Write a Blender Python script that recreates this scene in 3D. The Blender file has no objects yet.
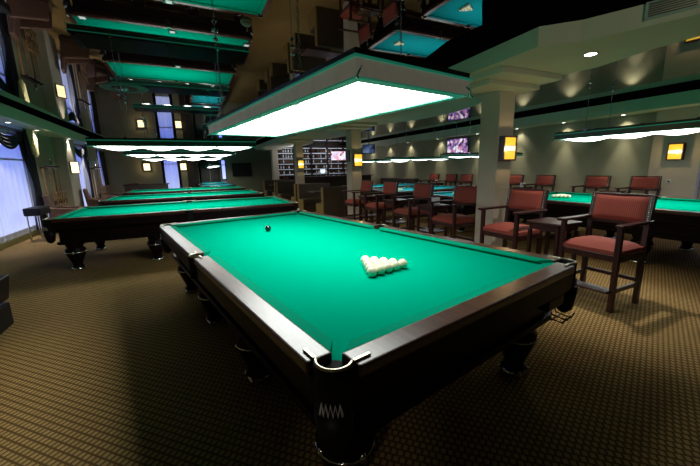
import bpy, math, random
from mathutils import Matrix, Vector
random.seed(7)
PI = math.pi
SC = bpy.context.scene
COL = SC.collection

# ------------------------------------------------------------------ materials
MATS = {}
def nodes(name):
    m = bpy.data.materials.new(name); m.use_nodes = True
    nt = m.node_tree
    return m, nt, nt.nodes['Principled BSDF']
def setp(b, **k):
    for n, v in k.items():
        n = n.replace('_', ' ')
        if n in b.inputs:
            b.inputs[n].default_value = v
def rgba(c): return (c[0], c[1], c[2], 1)
def mat(name, col, rough=.5, metal=0, noise=0, scale=20, spec=.5, bump=0, coat=0):
    """principled surface whose colour is broken up by a noise texture"""
    m, nt, b = nodes(name)
    setp(b, Base_Color=rgba(col), Roughness=rough, Metallic=metal, Coat_Weight=coat, Coat_Roughness=.08)
    b.inputs['Specular IOR Level'].default_value = spec
    if noise or bump:
        tc = nt.nodes.new('ShaderNodeTexCoord')
        n = nt.nodes.new('ShaderNodeTexNoise'); n.inputs['Scale'].default_value = scale; n.inputs['Detail'].default_value = 4
        nt.links.new(tc.outputs['Object'], n.inputs['Vector'])
        if noise:
            r = nt.nodes.new('ShaderNodeValToRGB')
            r.color_ramp.elements[0].position = .3; r.color_ramp.elements[1].position = .7
            r.color_ramp.elements[0].color = rgba([c * (1 - noise) for c in col])
            r.color_ramp.elements[1].color = rgba([min(1, c * (1 + noise)) for c in col])
            nt.links.new(n.outputs['Fac'], r.inputs['Fac']); nt.links.new(r.outputs['Color'], b.inputs['Base Color'])
        if bump:
            bp = nt.nodes.new('ShaderNodeBump'); bp.inputs['Strength'].default_value = bump; bp.inputs['Distance'].default_value = .01
            nt.links.new(n.outputs['Fac'], bp.inputs['Height']); nt.links.new(bp.outputs['Normal'], b.inputs['Normal'])
    MATS[name] = m
    return m
def wood(name, c0, c1, rough=.25, axis=(1, 12, 12), coat=.3):
    m, nt, b = nodes(name)
    tc = nt.nodes.new('ShaderNodeTexCoord'); mp = nt.nodes.new('ShaderNodeMapping'); mp.inputs['Scale'].default_value = axis
    n = nt.nodes.new('ShaderNodeTexNoise'); n.inputs['Scale'].default_value = 3; n.inputs['Detail'].default_value = 6; n.inputs['Distortion'].default_value = .6
    r = nt.nodes.new('ShaderNodeValToRGB'); r.color_ramp.elements[0].position = .35; r.color_ramp.elements[1].position = .7
    r.color_ramp.elements[0].color = rgba(c0); r.color_ramp.elements[1].color = rgba(c1)
    nt.links.new(tc.outputs['Object'], mp.inputs['Vector']); nt.links.new(mp.outputs['Vector'], n.inputs['Vector'])
    nt.links.new(n.outputs['Fac'], r.inputs['Fac']); nt.links.new(r.outputs['Color'], b.inputs['Base Color'])
    setp(b, Roughness=rough, Coat_Weight=coat, Coat_Roughness=.27)
    if name == 'table_dark': b.inputs['Specular IOR Level'].default_value = .12
    MATS[name] = m
    return m
def emit(name, col, strength, base=(.8, .8, .8)):
    m, nt, b = nodes(name)
    setp(b, Base_Color=rgba(base), Emission_Color=rgba(col), Emission_Strength=strength, Roughness=.4)
    MATS[name] = m
    return m
def picture(name, cols, scale, strength):
    m, nt, b = nodes(name)
    tc = nt.nodes.new('ShaderNodeTexCoord'); v = nt.nodes.new('ShaderNodeTexVoronoi'); v.inputs['Scale'].default_value = scale
    n = nt.nodes.new('ShaderNodeTexNoise'); n.inputs['Scale'].default_value = scale * .6
    mx = nt.nodes.new('ShaderNodeMath'); mx.operation = 'MULTIPLY_ADD'; mx.inputs[1].default_value = .5
    r = nt.nodes.new('ShaderNodeValToRGB'); r.color_ramp.interpolation = 'LINEAR'
    while len(r.color_ramp.elements) < len(cols): r.color_ramp.elements.new(.5)
    for i, c in enumerate(cols):
        r.color_ramp.elements[i].position = .25 + .55 * i / (len(cols) - 1); r.color_ramp.elements[i].color = rgba(c)
    sep = nt.nodes.new('ShaderNodeSeparateColor')
    nt.links.new(tc.outputs['Object'], v.inputs['Vector']); nt.links.new(tc.outputs['Object'], n.inputs['Vector'])
    nt.links.new(v.outputs['Color'], sep.inputs[0]); nt.links.new(sep.outputs[0], mx.inputs[0])
    h = nt.nodes.new('ShaderNodeMath'); h.operation = 'MULTIPLY'; h.inputs[1].default_value = .5
    nt.links.new(n.outputs['Fac'], h.inputs[0]); nt.links.new(h.outputs[0], mx.inputs[2])
    nt.links.new(mx.outputs[0], r.inputs['Fac']); nt.links.new(r.outputs['Color'], b.inputs['Emission Color'])
    setp(b, Base_Color=(.02, .02, .02, 1), Emission_Strength=strength, Roughness=.2)
    MATS[name] = m
    return m

mat('cloth_green', (.0, .335, .20), .95, noise=.05, scale=260, spec=0)
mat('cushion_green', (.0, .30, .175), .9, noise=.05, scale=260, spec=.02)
mat('cloth_turquoise', (.0, .30, .33), .9, noise=.05, scale=260, spec=.1)
mat('cushion_turquoise', (.0, .25, .28), .85, noise=.05, scale=260, spec=.1)
wood('table_wood', (.045, .013, .007), (.11, .034, .018), .34, (1.2, 14, 14), .65)
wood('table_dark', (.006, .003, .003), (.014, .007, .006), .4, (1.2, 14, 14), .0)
wood('chair_wood', (.022, .005, .004), (.05, .011, .008), .38, (10, 10, 1.5), .1)
wood('light_wood', (.22, .12, .045), (.36, .20, .08), .45, (10, 10, 1.5), .1)
mat('brass', (.62, .56, .42), .28, 1, noise=.05)
mat('chrome', (.72, .72, .74), .15, 1, noise=.03)
mat('leather_black', (.006, .006, .007), .5, noise=.25, scale=60, bump=.1, spec=.25)
mat('leather_brown', (.10, .045, .026), .5, noise=.2, scale=30, bump=.1)
mat('booth_leather', (.045, .028, .012), .5, noise=.15, scale=25)
mat('booth_side', (.22, .14, .035), .5, noise=.15, scale=25)
mat('lace', (.85, .85, .85), .8, noise=.05)
mat('ceiling_border', (.002, .002, .002), .9, noise=.1, scale=2, spec=0)
mat('hole_black', (.002, .002, .002), .9, noise=.1)
mat('ball_ivory', (.90, .85, .60), .12, noise=.03, scale=8, coat=.3)
mat('ball_black', (.006, .006, .007), .06, noise=.1, coat=.5)
mat('lamp_metal_lit', (.34, .32, .27), .4, .25, noise=.15, scale=9)
setp(MATS['lamp_metal_lit'].node_tree.nodes['Principled BSDF'], Emission_Color=(.80, .72, .55, 1), Emission_Strength=.085)  # faint emission stands in for bounce light on the lamp sides
mat('lamp_top', (.03, .025, .02), .35, .2, noise=.3, scale=6)
mat('lamp_green_lit', (.03, .33, .21), .25, noise=.08, scale=30, coat=.2)
setp(MATS['lamp_green_lit'].node_tree.nodes['Principled BSDF'], Emission_Color=(.03, .40, .25, 1), Emission_Strength=.22)  # weak green emission stands in for cloth light caught by the trim
mat('wall_beige', (.31, .295, .195), .8, noise=.06, scale=2.5, bump=.02)
mat('wall_brown', (.028, .017, .011), .6, noise=.2, scale=3)
mat('plaster', (.50, .43, .34), .75, noise=.04, scale=3)
mat('bulkhead_paint', (.56, .53, .40), .7, noise=.04, scale=2)
mat('soffit_paint', (.55, .62, .44), .7, noise=.04, scale=2)
mat('skirting_olive', (.20, .17, .05), .6, noise=.1, scale=6)
mat('black_plastic', (.008, .008, .009), .35, noise=.15)
mat('dark_drape', (.012, .012, .02), .9, noise=.3, scale=20)
mat('beige_swag', (.40, .36, .20), .85, noise=.15, scale=14)
mat('paper_white', (.72, .72, .68), .7, noise=.05)
mat('bottle_dark', (.03, .02, .012), .1, noise=.2, coat=.5)
mat('bottle_amber', (.20, .08, .02), .12, noise=.2, coat=.5)
mat('bottle_clear', (.8, .82, .85), .08, noise=.1, coat=.5)
mat('white_plastic', (.6, .6, .58), .5, noise=.05)
mat('vent_grey', (.32, .42, .36), .55, noise=.05)
mat('vent_dark', (.10, .13, .11), .6, noise=.1)
mat('spot_metal', (.4, .4, .4), .3, 1, noise=.05)
mat('lamp_dark', (.05, .075, .06), .35, .2, noise=.15, scale=9)
emit('lamp_glow', (.97, 1.0, .96), 10.5)
emit('pool_glow', (.93, 1.0, .98), 9)
emit('amber_glow', (1.0, .60, .03), 1.05, (.08, .04, .01))
emit('amber_core', (1.0, .88, .50), 1.6, (.08, .06, .03))
emit('warm_glow', (1.0, .80, .42), 2.3, (.08, .06, .03))
emit('spot_glow', (1.0, .97, .9), 9)
emit('spot_bright', (.95, 1.0, 1.0), 40)
emit('spot_dim', (.9, .9, .9), .55)
emit('shelf_fill_glow', (.75, .85, 1.0), .7)
emit('monitor_glow', (.8, .9, 1.0), 1.2)
picture('tv_concert', [(.01, .01, .05), (.14, .10, .34), (.62, .25, .42), (.9, .85, .92), (.22, .35, .8)], 9, 1.0)
picture('tv_bright', [(.35, .10, .10), (.6, .55, .8), (.9, .85, .95), (.75, .30, .35), (.45, .55, .9)], 8, 1.3)
picture('tv_blue', [(.01, .015, .05), (.03, .05, .14), (.07, .11, .22), (.2, .3, .42)], 4, .9)

def mat_ceiling():
    m, nt, b = nodes('ceiling_film')
    setp(b, Base_Color=(.36, .36, .36, 1), Metallic=1, Roughness=.015)
    tc = nt.nodes.new('ShaderNodeTexCoord'); n = nt.nodes.new('ShaderNodeTexNoise'); n.inputs['Scale'].default_value = .8
    bp = nt.nodes.new('ShaderNodeBump'); bp.inputs['Strength'].default_value = .02; bp.inputs['Distance'].default_value = .02
    nt.links.new(tc.outputs['Object'], n.inputs['Vector']); nt.links.new(n.outputs['Fac'], bp.inputs['Height'])
    nt.links.new(bp.outputs['Normal'], b.inputs['Normal'])
    MATS['ceiling_film'] = m
mat_ceiling()

def mat_carpet():
    m, nt, b = nodes('carpet')
    tc = nt.nodes.new('ShaderNodeTexCoord'); mp = nt.nodes.new('ShaderNodeMapping'); mp.inputs['Rotation'].default_value = (0, 0, math.radians(45))
    br = nt.nodes.new('ShaderNodeTexBrick')
    br.inputs['Scale'].default_value = 1; br.inputs['Brick Width'].default_value = .036; br.inputs['Row Height'].default_value = .042
    br.inputs['Mortar Size'].default_value = .009; br.inputs['Mortar Smooth'].default_value = .6; br.offset = .5
    br.inputs['Color1'].default_value = (.50, .325, .125, 1); br.inputs['Color2'].default_value = (.43, .275, .105, 1)
    br.inputs['Mortar'].default_value = (.15, .085, .03, 1)
    nz = nt.nodes.new('ShaderNodeTexNoise'); nz.inputs['Scale'].default_value = 1.2
    mr = nt.nodes.new('ShaderNodeMapRange'); mr.inputs[3].default_value = .85; mr.inputs[4].default_value = 1.12
    mul = nt.nodes.new('ShaderNodeMix'); mul.data_type = 'RGBA'; mul.blend_type = 'MULTIPLY'; mul.inputs[0].default_value = 1
    L = nt.links.new
    L(tc.outputs['Object'], mp.inputs['Vector']); L(mp.outputs['Vector'], br.inputs['Vector']); L(tc.outputs['Object'], nz.inputs['Vector'])
    L(nz.outputs['Fac'], mr.inputs[0]); L(br.outputs['Color'], mul.inputs[6]); L(mr.outputs[0], mul.inputs[7])
    L(mul.outputs[2], b.inputs['Base Color'])
    bp = nt.nodes.new('ShaderNodeBump'); bp.inputs['Strength'].default_value = .3; bp.inputs['Distance'].default_value = .004; bp.invert = True
    L(br.outputs['Fac'], bp.inputs['Height']); L(bp.outputs['Normal'], b.inputs['Normal'])
    setp(b, Roughness=.95); b.inputs['Specular IOR Level'].default_value = .1
    MATS['carpet'] = m
mat_carpet()

def mat_fabric():
    m, nt, b = nodes('red_fabric')
    tc = nt.nodes.new('ShaderNodeTexCoord'); w = nt.nodes.new('ShaderNodeTexWave'); w.bands_direction = 'Y'; w.inputs['Scale'].default_value = 18; w.inputs['Distortion'].default_value = .4
    r = nt.nodes.new('ShaderNodeValToRGB'); r.color_ramp.elements[0].color = (.19, .030, .020, 1); r.color_ramp.elements[1].color = (.33, .060, .036, 1)
    nt.links.new(tc.outputs['Object'], w.inputs['Vector']); nt.links.new(w.outputs['Fac'], r.inputs['Fac']); nt.links.new(r.outputs['Color'], b.inputs['Base Color'])
    setp(b, Roughness=.8)
    MATS['red_fabric'] = m
mat_fabric()

def mat_dusk():
    m, nt, b = nodes('dusk_glass')
    tc = nt.nodes.new('ShaderNodeTexCoord'); s = nt.nodes.new('ShaderNodeSeparateXYZ')
    r = nt.nodes.new('ShaderNodeValToRGB'); r.color_ramp.elements[0].color = (.52, .60, .95, 1); r.color_ramp.elements[1].color = (.10, .16, .80, 1)
    mr = nt.nodes.new('ShaderNodeMapRange'); mr.inputs[1].default_value = 0; mr.inputs[2].default_value = 2.6
    nt.links.new(tc.outputs['Object'], s.inputs[0]); nt.links.new(s.outputs[2], mr.inputs[0]); nt.links.new(mr.outputs[0], r.inputs['Fac'])
    nt.links.new(r.outputs['Color'], b.inputs['Emission Color'])
    setp(b, Base_Color=(.02, .02, .04, 1), Emission_Strength=2.0, Roughness=.1)
    MATS['dusk_glass'] = m
    m, nt, b = nodes('sheer')
    out = nt.nodes['Material Output']
    tr = nt.nodes.new('ShaderNodeBsdfTransparent'); mx = nt.nodes.new('ShaderNodeMixShader'); mx.inputs[0].default_value = .42
    n = nt.nodes.new('ShaderNodeTexNoise'); n.inputs['Scale'].default_value = 3
    mr = nt.nodes.new('ShaderNodeMapRange'); mr.inputs[3].default_value = .42; mr.inputs[4].default_value = .66
    nt.links.new(n.outputs['Fac'], mr.inputs[0]); nt.links.new(mr.outputs[0], mx.inputs[0])
    setp(b, Base_Color=(.80, .80, .84, 1), Roughness=.9)
    nt.links.new(tr.outputs[0], mx.inputs[1]); nt.links.new(b.outputs[0], mx.inputs[2]); nt.links.new(mx.outputs[0], out.inputs['Surface'])
    MATS['sheer'] = m
mat_dusk()

# ------------------------------------------------------------------ mesh builder
class MB:
    def __init__(s): s.v = []; s.f = []; s.sm = []
    def add(s, vs, fs, smooth=False, M=None):
        o = len(s.v)
        for p in vs:
            p = Vector(p)
            if M is not None: p = M @ p
            s.v.append(tuple(p))
        for f in fs:
            s.f.append([o + i for i in f]); s.sm.append(smooth)
        return s
    def box(s, x0, x1, y0, y1, z0, z1, M=None):
        vs = [(x, y, z) for z in (z0, z1) for y in (y0, y1) for x in (x0, x1)]
        return s.add(vs, [(0, 2, 3, 1), (4, 5, 7, 6), (0, 1, 5, 4), (2, 6, 7, 3), (0, 4, 6, 2), (1, 3, 7, 5)], False, M)
    def cyl(s, p0, p1, r0, r1=None, n=12, M=None):
        r1 = r0 if r1 is None else r1
        p0, p1 = Vector(p0), Vector(p1); d = (p1 - p0).normalized()
        a = d.orthogonal().normalized(); b = d.cross(a)
        vs = []
        for p, r in ((p0, r0), (p1, r1)):
            for i in range(n):
                t = 2 * PI * i / n; vs.append(p + a * math.cos(t) * r + b * math.sin(t) * r)
        s.add(vs, [(i, (i + 1) % n, n + (i + 1) % n, n + i) for i in range(n)], True, M)
        s.add(vs[:n], [tuple(range(n))[::-1]], False, M); s.add(vs[n:], [tuple(range(n))], False, M)
        return s
    def lathe(s, prof, n=20, c=(0, 0, 0), M=None, close=True):
        vs = []; k = len(prof)
        for r, z in prof:
            for i in range(n):
                t = 2 * PI * i / n; vs.append((c[0] + r * math.cos(t), c[1] + r * math.sin(t), c[2] + z))
        fs = [(j * n + i, j * n + (i + 1) % n, (j + 1) * n + (i + 1) % n, (j + 1) * n + i) for j in range(k - 1) for i in range(n)]
        if close: fs += [tuple(range(n))[::-1], tuple(range((k - 1) * n, k * n))]
        return s.add(vs, fs, True, M)
    def tube(s, pts, r, n=8, closed=False, M=None):
        pts = [Vector(p) for p in pts]; k = len(pts); vs = []
        up = Vector((0, 0, 1))
        for i, p in enumerate(pts):
            if closed: d = pts[(i + 1) % k] - pts[i - 1]
            else: d = pts[min(i + 1, k - 1)] - pts[max(i - 1, 0)]
            d.normalize()
            a = d.cross(up)
            if a.length < .05: a = d.cross(Vector((1, 0, 0)))
            a.normalize(); b = a.cross(d)
            for j in range(n):
                t = 2 * PI * j / n; vs.append(p + a * math.cos(t) * r + b * math.sin(t) * r)
        fs = []
        for i in range(k if closed else k - 1):
            i2 = (i + 1) % k
            fs += [(i * n + j, i * n + (j + 1) % n, i2 * n + (j + 1) % n, i2 * n + j) for j in range(n)]
        if not closed: fs += [tuple(range(n))[::-1], tuple(range((k - 1) * n, k * n))]
        return s.add(vs, fs, True, M)
    def sphere(s, c, r, nu=20, nv=12, sc=(1, 1, 1)):
        prof = [(max(1e-4, math.sin(PI * i / nv)) * r, -math.cos(PI * i / nv) * r) for i in range(nv + 1)]
        M = Matrix.Translation(c) @ Matrix.Diagonal((sc[0], sc[1], sc[2], 1))
        return s.lathe(prof, nu, (0, 0, 0), M)
    def prism(s, poly, z0, z1, M=None):
        n = len(poly)
        vs = [(x, y, z0) for x, y in poly] + [(x, y, z1) for x, y in poly]
        fs = [tuple(range(n))[::-1], tuple(range(n, 2 * n))] + [(i, (i + 1) % n, n + (i + 1) % n, n + i) for i in range(n)]
        return s.add(vs, fs, False, M)
    def loft(s, ra, rb, M=None):
        n = len(ra)
        return s.add(list(ra) + list(rb), [tuple(range(n))[::-1], tuple(range(n, 2 * n))] + [(i, (i + 1) % n, n + (i + 1) % n, n + i) for i in range(n)], False, M)
    def grid(s, fn, nu, nv, smooth=True, M=None):
        vs = [fn(i / nu, j / nv) for j in range(nv + 1) for i in range(nu + 1)]
        fs = [(j * (nu + 1) + i, j * (nu + 1) + i + 1, (j + 1) * (nu + 1) + i + 1, (j + 1) * (nu + 1) + i) for j in range(nv) for i in range(nu)]
        return s.add(vs, fs, smooth, M)
    def build(s, name, m, parent=None, bevel=0, seg=2, loc=None):
        me = bpy.data.meshes.new(name)
        me.from_pydata(s.v, [], s.f); me.update()
        me.polygons.foreach_set('use_smooth', s.sm)
        import bmesh
        bm = bmesh.new(); bm.from_mesh(me); bmesh.ops.recalc_face_normals(bm, faces=bm.faces); bm.to_mesh(me); bm.free()
        me.materials.append(MATS[m])
        o = bpy.data.objects.new(name, me); COL.objects.link(o)
        if parent is not None: o.parent = parent
        if loc: o.location = loc
        if bevel:
            md = o.modifiers.new('bevel', 'BEVEL'); md.width = bevel; md.segments = seg; md.limit_method = 'ANGLE'; md.angle_limit = math.radians(40)
        return o

def tag(o, label, cat, group=None):
    o['label'] = label; o['category'] = cat
    if group: o['group'] = group
    return o
def thing(name, label, cat, loc=(0, 0, 0), rz=0, group=None):
    o = bpy.data.objects.new(name, None); COL.objects.link(o); o.empty_display_size = .1
    o.location = loc; o.rotation_euler = (0, 0, rz)
    return tag(o, label, cat, group)
def copy_tree(o, parent=None):
    c = o.copy(); COL.objects.link(c)
    if parent is not None: c.parent = parent
    for ch in o.children: copy_tree(ch, c)
    return c
def dup(root, loc, rz, label, group=None):
    c = copy_tree(root); c.location = loc; c.rotation_euler = (0, 0, rz); c['label'] = label
    if group: c['group'] = group
    return c
def struct(mb, name, m, bevel=0):
    o = mb.build(name, m, None, bevel); o['kind'] = 'structure'; return o

# ------------------------------------------------------------------ room shell (X right, Y far, camera at the origin)
XL, XR, YN, YF, H = -3.65, 9.6, -4.0, 20.5, 2.85
YB = 23.0                                           # back of the recess on the right of the far wall
SZ = 2.6                                            # underside of the side soffits
struct(MB().box(XL - .1, XR + .1, YN - .1, YB + .1, -.1, 0), 'floor', 'carpet')
struct(MB().box(XL - .1, XR + .1, YN - .1, YB + .1, H, H + .1), 'ceiling', 'ceiling_film')
# left wall with three window openings
WIN = [(7.3, 11.25), (14.35, 16.45), (17.3, 19.5)]
wl = MB(); ys = YN - .1
for y0, y1 in WIN:
    wl.box(XL - .1, XL, ys, y0, 0, H); wl.box(XL - .1, XL, y0, y1, 0, .16); wl.box(XL - .1, XL, y0, y1, 2.5, H); ys = y1
wl.box(XL - .1, XL, ys, YF + .1, 0, H)
struct(wl, 'wall_left', 'wall_beige')
wr = MB(); wr.box(XR, XR + .1, YN - .1, 1.2, 0, H); wr.box(XR, XR + .1, 1.2, 3.0, 0, .2); wr.box(XR, XR + .1, 1.2, 3.0, 2.45, H); wr.box(XR, XR + .1, 3.0, YF + .1, 0, H)
struct(wr, 'wall_right', 'wall_beige')
wf = MB(); wf.box(XL, -1.24, YF, YF + .1, 0, H); wf.box(-1.24, -.39, YF, YF + .1, 0, .3); wf.box(-1.24, -.39, YF, YF + .1, 2.5, H); wf.box(-.39, .62, YF, YF + .1, 0, H); wf.box(.52, .62, YF, YB, 0, H)
wf.box(.62, 1.90, YB, YB + .1, 0, H); wf.box(1.90, 2.22, YB, YB + .1, 0, .9); wf.box(1.90, 2.22, YB, YB + .1, 2.2, H); wf.box(2.22, XR, YB, YB + .1, 0, H)
struct(wf, 'wall_far', 'wall_beige')
struct(MB().box(XL, XR, YN - .1, YN, 0, H), 'wall_near', 'wall_brown')
struct(MB().box(4.3, XR, 18.45, 18.55, 0, H), 'wall_bar', 'wall_brown')
# dark wood panelling on the far wall
pn = MB()
for i in range(2): pn.box(-.06 + i * .29, .21 + i * .29, YF - .05, YF - .01, .02, 2.6)
for i in range(2): pn.box(.64 + i * .6, 1.2 + i * .62, YB - .05, YB - .01, .02, 2.6)
struct(pn, 'trim_4', 'wall_brown', .01)
struct(MB().box(XL, XL + .04, YN, YF, 0, .13), 'baseboard_left', 'skirting_olive', .01)
struct(MB().box(XR - .03, XR, YN, 18.45, 0, .13), 'baseboard_right', 'skirting_olive', .01)
struct(MB().box(XL + .04, -.1, YF - .03, YF - .005, 0, .13), 'baseboard_far', 'skirting_olive', .01)
# soffits along the side walls and the wide bulkhead over the pillars
lf = [(-3.04, YN), (-3.02, 7), (-3.04, 9), (-3.12, 12), (-3.2, 15), (-3.2, YF), (XL, YF), (XL, YN)]
struct(MB().prism(lf, SZ, H - .001), 'trim_1', 'soffit_paint')
struct(MB().box(9.05, XR, YN, 18.45, 2.58, H - .001), 'trim_2', 'soffit_paint')
struct(MB().box(-3.2, .5, 19.7, YF, SZ, H - .001), 'trim_5', 'soffit_paint')
bk = [(3.6, 20.0), (3.5, 6), (3.44, 4.1), (3.30, 2.43), (3.55, 2.16), (3.72, 1.76), (3.83, 1.42), (3.95, .9), (4.0, YN)]
rt = [(4.75, YN), (4.6, .8), (4.50, 1.63), (4.53, 2.03), (4.69, 2.61), (4.63, 3.17), (4.7, 3.9)]
for k in range(3):                                    # scalloped edge between the pillars
    y0 = 3.9 + 4.75 * k
    for j in range(1, 9):
        t = j / 8; rt.append((4.7 + .75 * math.sin(PI * t), y0 + 4.75 * t))
rt += [(4.7, 20.0)]
struct(MB().prism(bk + rt, 2.65, H - .001), 'trim_3', 'bulkhead_paint')
# matt black border that frames the glossy film
bd = [(2.05, YN), (2.1, 1.6), (2.39, 2.31), (2.78, 2.67), (2.76, 3.16), (2.9, 3.7), (3.1, 4.3), (3.1, 20.0), (3.62, 20.0), (3.52, 6), (3.46, 4.1), (3.32, 2.45), (3.57, 2.18), (3.74, 1.78), (3.85, 1.44), (3.97, .9), (4.02, YN)]
struct(MB().prism(bd, H - .012, H - .001), 'trim_6', 'ceiling_border')
struct(MB().box(-3.22, -2.78, YN, 19.7, H - .012, H - .001), 'trim_7', 'ceiling_border')
struct(MB().box(8.1, 9.06, YN, 18.4, H - .012, H - .001), 'trim_8', 'ceiling_border')
PY = [3.53, 8.38, 13.6, 18.0]
for i, y in enumerate(PY):
    pb = MB(); pb.box(4.1, 4.41, y, y + .35, 0, 2.53)
    struct(pb, 'pillar', 'plaster', .012)
    cp = MB(); cp.box(3.5, 4.62, y - .53, y + .85, 2.585, 2.652); cp.box(3.62, 4.60, y - .23, y + .55, 2.525, 2.585)
    struct(cp, 'pillar_capital', 'bulkhead_paint', .006)
# left wall pilasters
for y0, y1, d in ((13.3, 14.3, .28), (16.5, 17.4, .25)):
    struct(MB().box(XL, XL + d, y0, y1, 0, SZ), 'pilaster', 'plaster', .01)
struct(MB().box(XR - .12, XR, 3.1, 3.95, 0, 2.58), 'pilaster', 'plaster', .01)

# windows: frame, mullions and dusk-lit glass in each opening
def window(n, plane, a0, a1, z0, z1, mull):
    """plane 'L','R','F'"""
    t = bpy.data.objects.new('window_%d' % n, None); COL.objects.link(t); t['kind'] = 'structure'
    g = MB(); f = MB()
    def put(mb, u0, u1, w0, w1, d0, d1):
        if plane == 'L': mb.box(XL - d1, XL - d0, u0, u1, w0, w1)
        elif plane == 'R': mb.box(XR + d0, XR + d1, u0, u1, w0, w1)
        else:
            yw_ = YF if plane == 'F' else YB
            mb.box(u0, u1, yw_ + d0, yw_ + d1, w0, w1)
    put(g, a0, a1, z0, z1, .075, .085)
    for k in range(mull + 1):
        u = a0 + (a1 - a0) * k / mull
        u0 = min(max(u - .03, a0), a1 - .06); put(f, u0, u0 + .06, z0, z1, .03, .07)
    put(f, a0, a1, z0, z0 + .06, .03, .072); put(f, a0, a1, z1 - .06, z1, .03, .072); put(f, a0, a1, z0 + (z1 - z0) * .72, z0 + (z1 - z0) * .72 + .04, .035, .07)
    for o, k in ((g.build('window_glass', 'dusk_glass', t), 0), (f.build('window_frame', 'wall_brown', t), 0)): o['kind'] = 'structure'
for i, (y0, y1) in enumerate(WIN): window(i + 1, 'L', y0, y1, .16, 2.5, 1)
window(4, 'R', 1.2, 3.0, .2, 2.45, 2)
window(5, 'F', -1.24, -.39, .3, 2.5, 1)
window(6, 'B', 1.90, 2.22, .9, 2.2, 1)

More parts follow.
